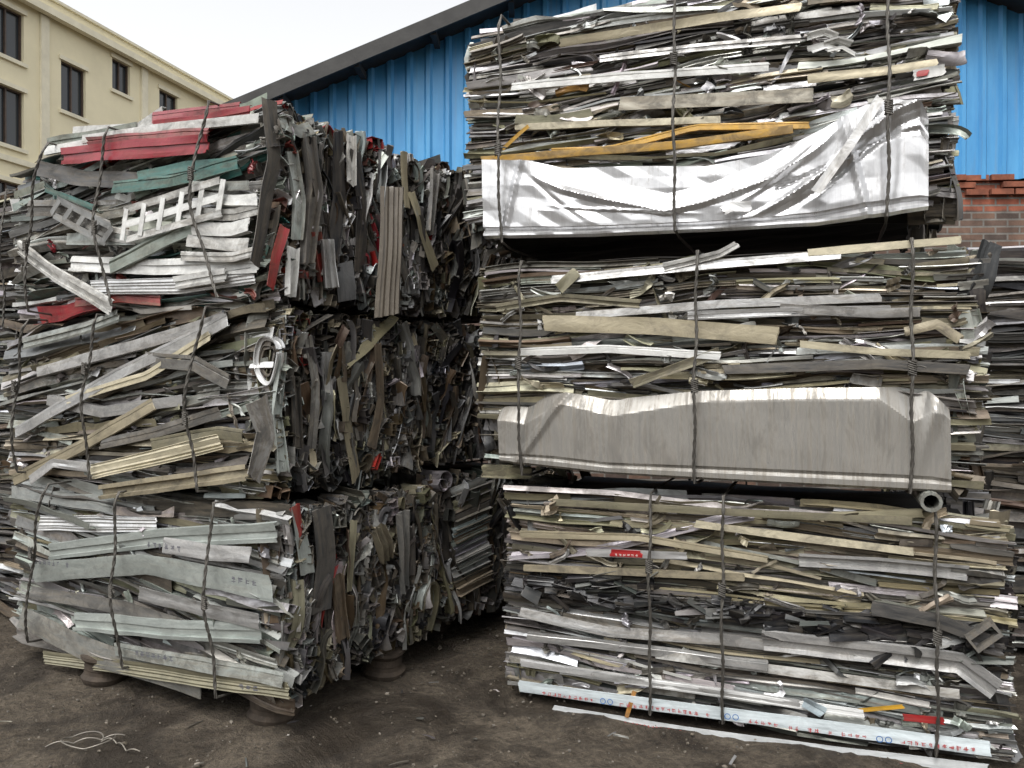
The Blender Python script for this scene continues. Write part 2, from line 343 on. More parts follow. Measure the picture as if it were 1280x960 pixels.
# ---- bottom
xa,za,L,H=0,.03,2.15,1.02; P=loc(FR,xa,za)
A=Acc(); B=Acc(); C=Acc()
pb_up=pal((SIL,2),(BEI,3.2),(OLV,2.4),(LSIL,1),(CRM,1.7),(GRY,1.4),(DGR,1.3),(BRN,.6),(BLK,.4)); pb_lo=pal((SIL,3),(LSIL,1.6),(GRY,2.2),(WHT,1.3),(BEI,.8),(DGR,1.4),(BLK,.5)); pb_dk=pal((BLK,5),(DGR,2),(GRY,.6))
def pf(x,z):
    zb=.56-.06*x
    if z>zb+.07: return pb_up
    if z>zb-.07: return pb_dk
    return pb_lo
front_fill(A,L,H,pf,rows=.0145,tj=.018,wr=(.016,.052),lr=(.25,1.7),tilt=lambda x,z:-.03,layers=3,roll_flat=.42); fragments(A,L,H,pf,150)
side_fill(A,L,D,H,lambda y,z:sidepal,130,40,1,20,10); side_fill(A,L,D,H,lambda y,z:sidepal,130,40,-1,20,10)
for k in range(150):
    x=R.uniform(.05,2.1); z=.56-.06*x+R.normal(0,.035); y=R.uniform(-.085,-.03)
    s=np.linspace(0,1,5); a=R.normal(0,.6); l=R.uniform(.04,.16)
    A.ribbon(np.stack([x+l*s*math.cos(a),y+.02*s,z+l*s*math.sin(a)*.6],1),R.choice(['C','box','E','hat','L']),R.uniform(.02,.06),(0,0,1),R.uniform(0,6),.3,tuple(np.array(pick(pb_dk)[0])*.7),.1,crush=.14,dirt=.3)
FILM=((.68,.75,.77),.0)
feat(B,[P(650,857),P(860,885),P(1060,912),P(1238,934)],.060,FILM,y=-.088,crush=.02,dirt=.1)
feat(B,[P(692,886),P(870,915),P(1050,940),P(1235,962)],.045,((.62,.64,.64),.0),y=-.083,crush=.03,dirt=.2)
feat(B,[P(652,828),P(850,858),P(1000,880)],.035,LSIL,y=-.08,kind='lip'); feat(B,[P(700,838),P(870,862),P(1080,892)],.035,((.70,.70,.68),0),y=-.082,dirt=.15,kind='step')
for px,py in ((756,874),(765,875),(911,893),(921,894),(1100,921),(1111,922)): ring(C,P(px,py),.014,(.05,.16,.42),-.103)
for a,b in (((680,864),(745,873)),((775,878),(800,881)),((800,880),(890,891)),((935,898),(975,904)),((985,906),(1085,919)),((1125,924),(1220,934))): glyphs(C,P(*a),P(*b),.022,(.45,.09,.09),-.104)
glyphs(C,P(960,930),P(1130,953),.016,(.45,.09,.09),-.1); glyphs(C,P(730,893),P(860,913),.016,(.45,.09,.09),-.1)
feat(B,[P(870,655),P(1000,672),P(1142,690)],.030,CRM,y=-.075,kind='L'); feat(B,[P(650,668),P(800,672),P(960,700)],.032,BEI,y=-.07,kind='lip')
feat(B,[P(690,628),P(900,640),P(1140,652)],.03,OLV,y=-.07,kind='C'); feat(B,[P(655,710),P(800,716),P(930,722)],.03,BEI,y=-.07,kind='C')
feat(B,[P(650,765),P(760,790),P(900,800),P(1000,812)],.05,SIL,y=-.07)
feat(B,[P(955,800),P(1100,815),P(1200,828),P(1246,862)],.09,LSIL,y=-.085,roll=.2,kind='step')
feat(B,[P(660,795),P(800,812),P(960,832)],.045,SIL,y=-.075,kind='lip'); feat(B,[P(820,818),P(1000,842),P(1200,868)],.04,WHT,y=-.07)
feat(B,[P(1090,760),P(1170,775),P(1235,800)],.055,DGR,y=-.085,kind='C'); feat(B,[P(1000,700),P(1100,705),P(1210,716)],.06,SIL,y=-.075,kind='hat')
feat(B,[P(735,690),P(860,694)],.034,LSIL,y=-.085,dirt=.1); feat(B,[P(765,690),P(803,692)],.032,RED,y=-.095,n=8,dirt=.1); glyphs(C,P(770,692),P(800,693),.015,(.7,.65,.6),-.102)
feat(B,[P(1075,888),P(1130,882)],.018,YEL,y=-.085,n=8); feat(B,[P(1130,895),P(1180,900)],.028,RED,y=-.085,n=8)
feat(B,[P(795,862),P(785,895)],.02,((.6,.26,.04),0),y=-.10,n=6)
feat(B,[P(1005,875),P(1030,890)],.055,((.5,.6,.65),.2),y=-.095,n=8,crush=.15)
make_bale(FR,'scrap_aluminium_bale',xa,za,L,D,H,[('profile_strips',A,None),('wide_strips',B,None),('printed_marks',C,None)],
 [P(815,700)[0],P(905,700)[0],(P(1168,650)[0],P(1172,900)[0],0)],dict(y0=-.11))
# ---- middle
xa,za,L,H=-.145,1.12,2.2,1.05; P=loc(FR,xa,za)
A=Acc();B=Acc();S=Acc()
pm=pal((SIL,2.4),(LSIL,1.5),(BEI,2.2),(OLV,2.4),(GRY,1.8),(DGR,1.6),(WHT,.9),(CRM,1),(BRN,.9),(BLK,.5))
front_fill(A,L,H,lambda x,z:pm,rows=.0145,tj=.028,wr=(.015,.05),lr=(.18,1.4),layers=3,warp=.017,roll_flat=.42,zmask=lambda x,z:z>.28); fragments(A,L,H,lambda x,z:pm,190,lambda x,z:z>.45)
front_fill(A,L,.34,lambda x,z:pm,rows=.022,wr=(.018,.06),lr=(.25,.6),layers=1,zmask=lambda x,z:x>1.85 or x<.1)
side_fill(A,L,D,H,lambda y,z:sidepal,130,40,1,20,10); side_fill(A,L,D,H,lambda y,z:sidepal,130,40,-1,20,10)
def dm(u,v):
    a=.055*max(0,v-(.88-.10*tri(u-.3,.22)-.3*tri(u-.07,.1)-.22*tri(u-.93,.06)))/.2
    a-=.024*tri(u-.93-.05*v,.018)*v; a-=.016*tri(u-.045-.14*v,.016)
    a+=.012*tri(v-.10,.03)
    return a
sheet(S,FR,xa,za,[(621,512),(650,497),(690,488),(760,500),(870,489),(1000,485),(1130,484),(1165,490),(1188,512)],[(624,575),(760,590),(900,598),(1050,606),(1190,613)],dm,(.40,.385,.355),.55,y=-.1,nu=200,nv=54,dirt=.72,da=.0011,cells=(10,4))
feat(B,[P(680,404),P(820,408),P(972,420)],.080,BEI,y=-.08,crush=.03); feat(B,[P(975,385),P(1100,392),P(1150,390)],.04,LSIL,y=-.075)
feat(B,[P(690,350),P(900,330),P(1050,318)],.04,LSIL,y=-.075,kind='lip'); feat(B,[P(830,335),P(900,318),P(922,306)],.035,WHT,y=-.08,crush=.15,kind='step')
feat(B,[P(1010,316),P(1200,300)],.03,CRM,y=-.075,kind='C'); feat(B,[P(650,440),P(760,436),P(900,445)],.035,WHT,y=-.08,kind='lip')
feat(B,[P(905,462),P(1100,455),P(1210,462)],.04,DGR,y=-.08,kind='C'); feat(B,[P(1000,430),P(1100,440),P(1212,444)],.03,CRM,y=-.075)
feat(B,[P(790,480),P(860,455),P(900,440)],.045,OLV,y=-.09,crush=.1,kind='step'); feat(B,[P(700,362),P(722,340)],.055,OLV,y=-.09,n=8,crush=.1)
feat(B,[P(1130,415),P(1170,405),P(1200,425)],.04,BEI,y=-.085,crush=.1); feat(B,[P(720,395),P(900,380),P(1100,372)],.035,SIL,y=-.07,kind='C')
feat(B,[P(860,395),P(980,390),P(1112,388)],.04,LSIL,y=-.075,kind='step'); feat(B,[P(620,385),P(700,372),P(800,380)],.04,OLV,y=-.075,kind='step')
make_bale(FR,'scrap_aluminium_bale',xa,za,L,D,H,[('profile_strips',A,None),('wide_strips',B,None),('crushed_sheet',S,SHEET)],
 [P(655,450)[0],(P(873,330)[0],P(870,580)[0],.0),P(1138,450)[0]],dict(y0=-.125))
# ---- top
xa,za,L,H=-.22,2.28,2.16,1.12; P=loc(FR,xa,za)
A=Acc();B=Acc();S=Acc()
pt=pal((SIL,3),(LSIL,3),(WHT,2),(BEI,1.3),(CRM,1.1),(GRY,1.6),(DGR,1.2),(OLV,.6),(BRN,.45),(BLK,.4),(YEL,.06))
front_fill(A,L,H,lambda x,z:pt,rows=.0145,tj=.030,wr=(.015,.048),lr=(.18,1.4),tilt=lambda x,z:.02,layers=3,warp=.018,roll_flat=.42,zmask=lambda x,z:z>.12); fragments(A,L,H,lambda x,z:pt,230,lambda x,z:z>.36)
side_fill(A,L,D,H,lambda y,z:sidepal,130,40,1,20,10); side_fill(A,L,D,H,lambda y,z:sidepal,130,40,-1,20,10); top_fill(A,L,D,H,lambda x,z:pt)
def dt(u,v):
    vr=.90-.62*max(0,1-abs(u-.46)/.36)**.8        # angular buckle line
    k=min(1,max(0,(u-.12)*9))*min(1,max(0,(.84-u)*9))
    a=k*(.045*min(1,max(0,(v-vr)/.30))-.020*tri(v-vr,.08))
    a-=.028*tri(u-.60-.38*v,.026)*min(1,v*2.5)-.020*tri(u-.655-.38*v,.024)*min(1,v*2)
    a-=.014*tri(u-.52-.30*v,.018)*tri(v-.6,.4)-.010*tri(u-.30+.22*v,.016)*tri(v-.5,.45)
    a-=.018*tri(u-.885+.05*v,.012); a+=.014*tri(u-.93,.02)
    a-=.012*tri(v-.35+.5*(u-.3),.035)*tri(u-.35,.2)+.012*tri(u-.055-.05*v,.012)
    a+=.018*tri(v-.07,.04)+.012*tri(v-.55-.9*(u-.78),.04)*(u>.7)
    return a
sheet(S,FR,xa,za,[(602,200),(660,201),(700,208),(790,205),(880,205),(960,190),(1030,160),(1080,132),(1120,124),(1150,128),(1160,150)],[(604,295),(740,292),(880,286),(1020,278),(1160,258)],dt,(.68,.68,.685),.75,nu=260,nv=70,y=-.1,dirt=.4,da=.0032,cells=(22,7))
feat(B,[P(603,202),P(740,190),P(850,182),P(990,163)],.035,YEL,y=-.085,kind='C'); feat(B,[P(690,190),P(760,188),P(870,160),P(1010,157)],.03,YEL,y=-.075,kind='lip')
feat(B,[P(630,188),P(650,170),P(662,160)],.02,YEL,y=-.09,n=8)
feat(B,[P(775,131),P(900,126),P(1015,120)],.065,((.44,.41,.33),.2),y=-.08,crush=.02); feat(B,[P(1020,245),P(1060,190),P(1098,132)],.04,LSIL,y=-.15,crush=.02,kind='L')
feat(B,[P(905,268),P(915,262),P(940,262)],.045,LSIL,y=-.14,n=6)
feat(B,[P(1140,97),P(1178,90)],.045,WHT,y=-.085,n=6); feat(B,[P(1145,96),P(1158,94)],.025,RED,y=-.095,n=5)
feat(B,[P(1010,100),P(1100,90),P(1170,80)],.04,BEI,y=-.075); feat(B,[P(700,55),P(860,30),P(1000,10)],.04,BEI,y=-.075)
feat(B,[P(640,110),P(800,95),P(960,85)],.035,WHT,y=-.075,kind='lip'); feat(B,[P(750,75),P(860,62),P(1000,50)],.04,LSIL,y=-.075,kind='step')
for q in range(7):
    x0=1000+R.uniform(-15,45); y0_=58+R.uniform(-12,12); feat(B,[P(x0,y0_),P(x0+18,y0_-5),P(x0+34,y0_+R.uniform(-4,5))],R.uniform(.02,.035),WHT,y=-.07-.003*q,crush=.3,n=9,kind='flat',roll=R.normal(0,.5))
feat(B,[P(645,160),P(760,155),P(900,150)],.03,CRM,y=-.075,kind='C')
make_bale(FR,'scrap_aluminium_bale',xa,za,L,D,H,[('profile_strips',A,None),('wide_strips',B,None),('crushed_sheet',S,SHEET)],
 [P(631,150)[0],P(846,150)[0],(P(1108,60)[0],P(1108,250)[0],0)],dict(y0=-.135))
def pipe(name,c,length,r,fr,kind='tube',col=SIL,ang=0.):
    w=fr.o+fr.X*c[0]+fr.Y*c[1]; A=Acc(); s=np.linspace(0,length,6)
    A.ribbon(np.stack([0*s,s,0*s],1),kind,2*r,(0,0,1),ang,0,col[0],col[1],th=r*.35,crush=0.0)
    o=A.build(name,(0,0,0)); o.location=(w[0],w[1],c[2]); o.rotation_euler=(0,0,fr.a); return o
x,z=FR.front(1164,627,-.12); pipe('steel_pipe',(x,-.14,z-.0),.8,.036,FR,col=PGR)
x,z=FR.front(1232,797,-.12); pipe('box_profile',(x,-.12,z),.4,.055,FR,'box',GRY,.9)
# ================================================================= LEFT STACK
FL=Frame(-2.84,4.67,-30.)
lsp_t=pal((DGR,3),(BLK,3),(GRY,3),(BRN,1),(PGR,1.6),(SIL,2.4),(WHT,1),(BEI,.4),(RED,.5),(LSIL,.7))
lsp_m=pal((DGR,3),(BLK,2.6),(GRY,3),(BRN,1.8),(OLV,1.6),(SIL,2.6),(BEI,.6),(RED,.14),(LSIL,.6),(CRM,.3))
DL=1.1
def side_loc(fr,xs,za): return lambda px,py:(fr.side(px,py,xs)[0],fr.side(px,py,xs)[1]-za)
# bottom
xa,za,L,H=-.02,.13,2.1,.88; P=loc(FL,xa,za)
A=Acc();B=Acc()
plb=pal((PGR,3.2),(SIL,2),(GRY,2.6),(LSIL,1),(OLV,1),(DGR,1.5),(BRN,.4))
front_fill(A,L,H,lambda x,z:plb,rows=.025,tj=.04,wr=(.035,.11),lr=(.5,1.9),tilt=lambda x,z:-.10+.05*z,layers=3,roll_flat=.65,over=.07); fragments(A,L,H,lambda x,z:plb,60)
side_fill(A,L,DL,H,lambda y,z:lsp_m,400,220,1,100,90); side_fill(A,L,DL,H,lambda y,z:lsp_m,80,20,-1)
def F(pts,w,c,**k): feat(B,[P(*q) for q in pts],w,c,**k)
F([(48,654),(195,656)],.085,LSIL,kind='cor'); F([(60,690),(200,672),(345,665)],.09,PGR,y=-.075,kind='step'); F([(45,715),(180,705),(345,735)],.11,PGR,y=-.09)
F([(100,775),(210,785),(330,790)],.09,PGR,y=-.1,kind='step'); F([(180,740),(280,765),(330,775)],.07,SIL,y=-.1)
F([(30,770),(120,815),(200,840),(255,858)],.12,((.34,.35,.33),.6),y=-.09); F([(60,820),(200,838),(365,862)],.07,OLV,y=-.1,kind='cor')
F([(150,810),(260,828),(360,848)],.06,PGR,y=-.11,kind='lip'); F([(40,740),(160,760),(250,790)],.07,GRY,y=-.08); F([(210,680),(270,690),(320,692)],.075,LSIL,y=-.1)
G_=Acc()
for a,b in (((195,677),(240,684)),((300,720),(335,726)),((55,700),(100,704)),((180,812),(230,820)),((310,853),(345,858))): glyphs(G_,P(*a),P(*b),.035,(.12,.12,.14),-.13)
Ps=side_loc(FL,L+xa+.07,za)
def FS(pts,w,c,**k): feat_side(B,[Ps(*q) for q in pts],w,c,L,**k)
FS([(366,632),(375,665),(386,718)],.07,PGR); FS([(366,632),(372,655),(377,668)],.05,RED,x=.085,n=6); FS([(400,635),(407,700),(402,765)],.11,DGR,crush=.03)
FS([(440,650),(436,740)],.04,OLV); FS([(380,760),(376,790)],.07,SIL,kind='E'); FS([(470,660),(480,700)],.08,OLV,kind='E'); FS([(420,720),(428,800)],.06,BRN,kind='C'); FS([(500,640),(505,740)],.06,GRY,kind='C')
make_bale(FL,'scrap_aluminium_bale',xa,za,L,DL,H,[('profile_strips',A,None),('wide_strips',B,None),('printed_marks',G_,None)],
 [(P(72,640)[0],P(50,800)[0],-.03),(P(160,700)[0],P(165,800)[0],-.02),(P(278,640)[0],P(285,850)[0],-.03)],dict(y0=-.14))
# middle
xa,za,L,H=-.1,1.07,2.1,.85; P=loc(FL,xa,za)
A=Acc();B=Acc()
plm=pal((SIL,2.8),(LSIL,1.2),(GRY,2.6),(BEI,1.4),(OLV,1.6),(PGR,1.4),(DGR,1.8),(CRM,.7),(BRN,.8),(BLK,.4))
front_fill(A,L,H,lambda x,z:plm,rows=.023,tj=.055,wr=(.03,.09),lr=(.4,1.7),tilt=lambda x,z:.02+.28*max(0,z-.15),layers=3,roll_flat=.55,over=.07); fragments(A,L,H,lambda x,z:plm,80)
side_fill(A,L,DL,H,lambda y,z:lsp_m,400,220,1,100,90); side_fill(A,L,DL,H,lambda y,z:lsp_m,80,20,-1)
F([(25,540),(150,470),(290,400)],.065,SIL,y=-.1,kind='lip'); F([(50,465),(180,430),(285,398)],.055,LSIL,y=-.09,kind='C'); F([(20,600),(110,555),(195,505)],.065,BEI,y=-.09,kind='lip')
F([(90,500),(190,470),(270,420)],.045,CRM,y=-.105,kind='step'); F([(120,590),(200,572),(282,552)],.08,CRM,y=-.1,kind='cor'); F([(130,615),(220,603),(312,590)],.075,BEI,y=-.1,kind='hat')
F([(195,555),(280,540),(310,545)],.055,OLV,y=-.1,kind='lip'); F([(40,600),(70,578),(120,585)],.05,LSIL,y=-.09,crush=.08); F([(190,450),(250,455),(290,478)],.07,GRY,y=-.1,kind='lip')
F([(30,430),(110,410),(150,395)],.07,PGR,y=-.08,kind='step'); F([(60,500),(130,515),(230,500)],.055,SIL,y=-.08,kind='C'); F([(130,555),(200,540),(280,515)],.055,GRY,y=-.09,kind='step')
Ps=side_loc(FL,L+xa+.07,za)
FS([(428,470),(436,530),(446,598)],.10,((.30,.265,.18),.1),crush=.03); FS([(322,500),(332,540),(312,598)],.11,SIL,x=.08); FS([(350,440),(345,520),(352,590)],.05,PGR,kind='C')
FS([(385,420),(392,480),(388,560)],.05,GRY,kind='step'); FS([(470,430),(476,500),(465,560)],.06,BRN); FS([(405,440),(410,500)],.05,SIL,kind='C'); FS([(365,470),(372,560)],.05,DGR,kind='C')
zc=P(312,448)[1]
for rr,cc,wd in ((.11,LSIL,.045),(.07,((.15,.14,.13),.1),.03)):
    rg=np.array([[L+.03+.66*rr*math.cos(t)+.006*math.sin(3*t),-.045,zc+rr*math.sin(t)+.012*math.cos(2*t)] for t in np.linspace(.3,2*math.pi+.1,30)])
    B.ribbon(rg,'hat',wd,(0,1,0),0,.3,*cc,crush=.05)
make_bale(FL,'scrap_aluminium_bale',xa,za,L,DL,H,[('profile_strips',A,None),('wide_strips',B,None)],
 [(P(48,420)[0],P(35,600)[0],-.03),(P(133,400)[0],P(125,600)[0],-.03),(P(268,390)[0],P(262,600)[0],-.07)],dict(y0=-.14))
# top
xa,za,L,H=-.02,1.97,2.03,.90; P=loc(FL,xa,za)
A=Acc();B=Acc()
plt=pal((WHT,4.5),(PGR,2),(GRY,1.2),(GGR,1),(TEA,1.1),(DGR,1.2),(LSIL,1),(RED,.7),(BLK,.3))
front_fill(A,L,H-.02,lambda x,z:plt,rows=.025,tj=.08,wr=(.025,.10),lr=(.3,1.2),tilt=lambda x,z:.06,layers=3,roll_flat=.6,over=.06,amp=.006); fragments(A,L,H,lambda x,z:plt,80)
side_fill(A,L,DL+.2,H,lambda y,z:lsp_t,450,220,1,130,90); side_fill(A,L,DL,H,lambda y,z:lsp_t,80,20,-1); top_fill(A,L,DL,H,lambda x,z:plt,90)
RD=((.29,.018,.03),.0); PK=((.38,.08,.10),.0)
F([(88,198),(180,190),(272,184)],.09,RD,y=-.12,crush=.08,n=30,kind='step'); F([(120,182),(190,174),(268,170)],.05,PK,y=-.11,crush=.1,n=30,kind='lip'); F([(195,160),(250,155),(312,142)],.07,RD,y=-.08,crush=.1,n=30,kind='step'); F([(190,148),(240,142),(300,136)],.05,PK,y=-.07,kind='lip',crush=.1)
F([(110,176),(200,163),(330,150)],.04,WHT,y=-.10,kind='C'); F([(60,190),(120,180),(200,178)],.04,WHT,y=-.09,kind='C')
F([(55,212),(110,225),(195,228)],.085,DGR,y=-.10,crush=.08); F([(150,236),(220,228),(305,205)],.06,TEA,y=-.11,kind='lip'); F([(45,262),(90,262),(150,290)],.09,GRY,y=-.12,crush=.06,kind='step')
F([(180,222),(240,210),(300,205)],.045,TEA,y=-.1); F([(150,335),(210,305),(275,272)],.08,GGR,y=-.12,kind='lip'); F([(130,290),(180,300)],.07,WHT,y=-.1,kind='step')
F([(30,310),(80,345),(148,385)],.08,WHT,y=-.11,kind='step'); F([(95,330),(200,335),(330,332)],.075,WHT,y=-.1,kind='step'); F([(120,360),(230,358),(320,345)],.08,LSIL,y=-.09,kind='cor')
F([(90,300),(170,300),(230,290)],.06,PGR,y=-.1,kind='C'); F([(225,355),(290,345)],.065,WHT,y=-.11,kind='step')
for a in (232,250,268,286,304,320): F([(262+R.uniform(-25,5),a+R.uniform(-3,3)),(300,a+4),(328+R.uniform(-6,6),a+R.uniform(-4,4))],R.uniform(.04,.06),(WHT,PGR,WHT)[int(R.integers(3))],y=-.125,kind=R.choice(['C','step','L','hat']),n=8)
F([(60,180),(120,170),(170,160)],.06,GGR,y=-.07,kind='step'); F([(90,165),(170,160),(200,140)],.05,WHT,y=-.06,kind='C'); F([(130,262),(100,250),(70,240)],.03,TEA,y=-.13)
F([(95,378),(150,372),(200,376)],.05,RED,y=-.07,kind='lip')
def lattice(p0,p1,h,ncol,nrow,y,col):
    p0=np.array(p0);p1=np.array(p1); d=p1-p0; Ld=np.linalg.norm(d); d/=Ld; nn=np.array([-d[1],d[0]])
    for r in range(nrow+1):
        c=nn*(r/nrow-.5)*h; feat(B,[p0+c,p1+c],.034,col,y=y,n=10,crush=.01)
    for k in range(ncol+1):
        c=p0+d*Ld*k/ncol; xs=np.linspace(-.5,.5,4); path=np.array([[*(c+nn*h*t+d*.05*t)] for t in xs])
        B.ribbon(np.stack([path[:,0],np.full(4,y-.002),path[:,1]],1),'flat',.034,(1,0,0),0,0,*col,crush=.01,dirt=.4)
lattice(P(172,284),P(292,250),.15,5,2,-.14,WHT); lattice(P(85,262),P(150,296),.09,4,1,-.135,GRY)
Ps=side_loc(FL,L+xa+.07,za)
FS([(338,125),(345,200),(335,260),(320,330)],.09,DGR,x=.06,crush=.04); FS([(350,285),(340,320),(333,360)],.05,RED,x=.09); FS([(395,290),(400,320),(408,350)],.05,RED,x=.05,kind='C')
FS([(385,170),(392,240),(380,330)],.07,((.18,.18,.18),.5),kind='C'); FS([(420,165),(428,250),(415,320)],.09,BLK,crush=.06); FS([(445,190),(455,260),(450,340)],.10,BLK,crush=.08)
FS([(484,235),(482,300),(478,395)],.15,((.15,.125,.095),.0),x=.10,crush=.04,kind='cor'); FS([(515,240),(525,290),(542,335)],.07,((.34,.30,.20),.0),x=.08,crush=.08)
FS([(365,190),(372,250),(368,300)],.05,PGR,kind='C'); FS([(440,170),(436,230)],.05,WHT,kind='C'); FS([(350,150),(375,165),(390,160)],.06,PGR,ref=(0,0,1))
FS([(505,190),(510,260)],.05,BEI); FS([(540,215),(535,290)],.05,SIL,kind='C'); FS([(405,300),(412,360)],.06,SIL,kind='E'); FS([(365,310),(362,370)],.05,WHT,kind='C'); FS([(430,330),(434,375)],.09,DGR,kind='box')
make_bale(FL,'scrap_aluminium_bale',xa,za,L,DL+.2,H,[('profile_strips',A,None),('wide_strips',B,None)],
 [(P(75,190)[0],P(55,370)[0],-.06),(P(150,165)[0],P(155,375)[0],-.07),(P(275,140)[0],P(290,350)[0],-.11)],dict(y0=-.15))
# ================================================================= SECOND LEFT STACK
F2=Frame(-.50-1.9*math.cos(math.radians(42)),4.72+1.9*math.sin(math.radians(42)),-42.)
for i,(z,h,xo) in enumerate(((.13,.90,.04),(1.09,.86,-.03),(2.0,.9,.0))):
    A=Acc(); L=1.9
    front_fill(A,L,h,lambda x,zz:plm,rows=.035,wr=(.03,.1),layers=1)
    side_fill(A,L,1.2,h,lambda y,zz:lsp_m,380,160,1,80,50)
    if i==0:
        for k in range(16):
            zz=.2+.04*k; y=.1+R.uniform(-.02,.05); t=np.linspace(0,1,8); A.ribbon(np.stack([L+.06+.02*t,y+t*.28,zz+.06*t],1),R.choice(['C','step']),.055,(0,0,1),R.normal(0,.2),.1,*pick(plm),crush=.06)
    if i==2: top_fill(A,L,1.2,h,lambda x,zz:plm,70)
    make_bale(F2,'scrap_aluminium_bale',xo,z,L,1.2,h,[('profile_strips',A,None)],[.3,1.0,1.6],dict(y0=-.08))
# ================================================================= BACKGROUND STACKS (shared meshes)
def generic(L,Dp,H,p,sp):
    A=Acc(); front_fill(A,L,H,lambda x,z:p,rows=.022,wr=(.02,.07),layers=2,roll_flat=.45,tj=.04)
    side_fill(A,L,Dp,H,lambda y,z:sp,160,40,1,20,10); side_fill(A,L,Dp,H,lambda y,z:sp,100,30,-1,20); top_fill(A,L,Dp,H,lambda x,z:p,80)
    a=A.build('profile_strips',(0,0,0)); c=core(L,Dp,H,'shade_filler'); s=strap_mesh([.35,1.0,1.7],L,Dp,H,y0=-.07).build('wire_straps',(0,0,0),STRAP,True,60)
    return a.data,c.data,s.data,[a,c,s]
pg=pal((DGR,3),(GRY,3),(SIL,1),(BLK,2.5),(BEI,.5),(LSIL,.3),(BRN,1.2)); 
G1=generic(2.1,1.05,.95,pg,sidepal)
G2=generic(2.1,1.05,.95,pal((SIL,1.6),(GRY,3),(LSIL,.6),(DGR,2.4),(OLV,1),(BEI,.7),(BLK,1)),sidepal)
for g in (G1,G2):
    for o in g[3]: bpy.data.objects.remove(o)
def place(g,x,y,z,deg,sz=1.):
    e=empty('scrap_aluminium_bale',(x,y,z),math.radians(deg)); e.scale=(1,1,sz)
    for d,nm in zip(g[:3],('profile_strips','shade_filler','wire_straps')):
        o=bpy.data.objects.new(nm,d); scene.collection.objects.link(o); o.parent=e
for x,y,deg,zs in ((-4.95,6.35,-27,(.03,.99,1.95)),(-7.3,7.4,-25,(.03,.99,1.95)),(-4.5,8.2,-27,(.03,.99))):
    for k,z in enumerate(zs): place((G1,G2)[k%2],x+R.normal(0,.04),y,z,deg+R.normal(0,1.2))
for x,y,deg,zs in ((2.74,4.78,-20,(.03,1.20)),(3.3,6.6,-18,(.03,1.20))):
    for k,z in enumerate(zs): place((G1,G2)[k%2],x+R.normal(0,.03),y,z,deg+R.normal(0,1),1.2)
# ================================================================= BALE SUPPORTS
def lathe(name,prof,loc_,mat,n=36):
    bm=bmesh.new(); rings=[]
    for r,z in prof: rings.append([bm.verts.new((.82*r*math.cos(a)*(1+.03*math.sin(a*3+r*40)),.82*r*math.sin(a),z+.006*math.sin(a*2))) for a in np.linspace(0,2*math.pi,n,endpoint=False)])
    for a,b in zip(rings[:-1],rings[1:]):
        for i in range(n): bm.faces.new((a[i],a[(i+1)%n],b[(i+1)%n],b[i]))
    bm.faces.new(rings[-1]); bm.faces.new(rings[0][::-1])
    me=bpy.data.meshes.new(name); bm.to_mesh(me); bm.free(); me.materials.append(mat)
    o=bpy.data.objects.new(name,me); scene.collection.objects.link(o); o.location=loc_; return o
drum=[(.13,-.03),(.145,-.005),(.15,.012),(.142,.018),(.13,.03),(.127,.05),(.130,.055),(.128,.09),(.138,.1),(.15,.112),(.148,.128),(.12,.133)]
for x,y in ((.74,.0),(1.90,.10),(2.0,.8),(.3,.95)):
    w=FL.o+FL.X*x+FL.Y*y; lathe('steel_drum_support',drum,(w[0],w[1],0),RUST)
for x,y in ((.3,.4),(1.6,.3),(1.6,.9),(.3,.9)):
    w=F2.o+F2.X*x+F2.Y*y; lathe('steel_drum_support',drum,(w[0],w[1],0),RUST)
# ================================================================= GROUND
def ground():
    m,nt,b=newmat('packed_dirt'); tc=N(nt,'ShaderNodeTexCoord'); v=tc.outputs['Object']
    a=noise(nt,v,2.0,8,.72,1.0); f=noise(nt,v,34,6,.78); s=noise(nt,v,120,2,.6); w=noise(nt,v,1.1,6,.7,.9)
    c=ramp(nt,a,[(.36,(.050,.037,.025,1)),(.60,(.185,.150,.110,1))]); c=mixc(nt,.9,c,ramp(nt,f,[(.32,.35),(.68,1.35)]),'MULTIPLY')
    c=mixc(nt,ramp(nt,s,[(.64,0.),(.72,.6)]),c,(.27,.24,.20,1))
    wet=ramp(nt,w,[(.49,0.),(.55,1.)]); c=mixc(nt,mathn(nt,'MULTIPLY',wet,.62),c,(.030,.022,.015,1))
    nt.links.new(c,b.inputs['Base Color']); nt.links.new(ramp(nt,w,[(.48,.95),(.60,.42)]),b.inputs['Roughness']); b.inputs['Specular IOR Level'].default_value=.35
    bump(nt,b,mathn(nt,'ADD',mathn(nt,'MULTIPLY',a,2.5),mathn(nt,'ADD',f,mathn(nt,'MULTIPLY',s,.3))),1.,.045)
    xs=np.concatenate([[-150,-60,-25,-12],np.linspace(-7,7,321),[12,25,60,150]]); ys=np.concatenate([[-150,-50,-15,-4],np.linspace(0,14,301),[20,40,80,200]])
    A=Acc(); G=np.zeros((len(xs),len(ys),3)); X,Y=np.meshgrid(xs,ys,indexing='ij'); G[...,0]=X;G[...,1]=Y
    G[...,2]=-.018+.008*np.sin(X*2.1+Y)+.006*np.sin(X*4.3-Y*3.1)+.006*np.sin(X*9+Y*7)*np.sin(X*5-Y*11)+R.normal(0,.004,X.shape)
    A.grid(G,(.1,.1,.1),0); return A.build('ground',(0,0,0),m,True,80)
ground()
A=Acc()
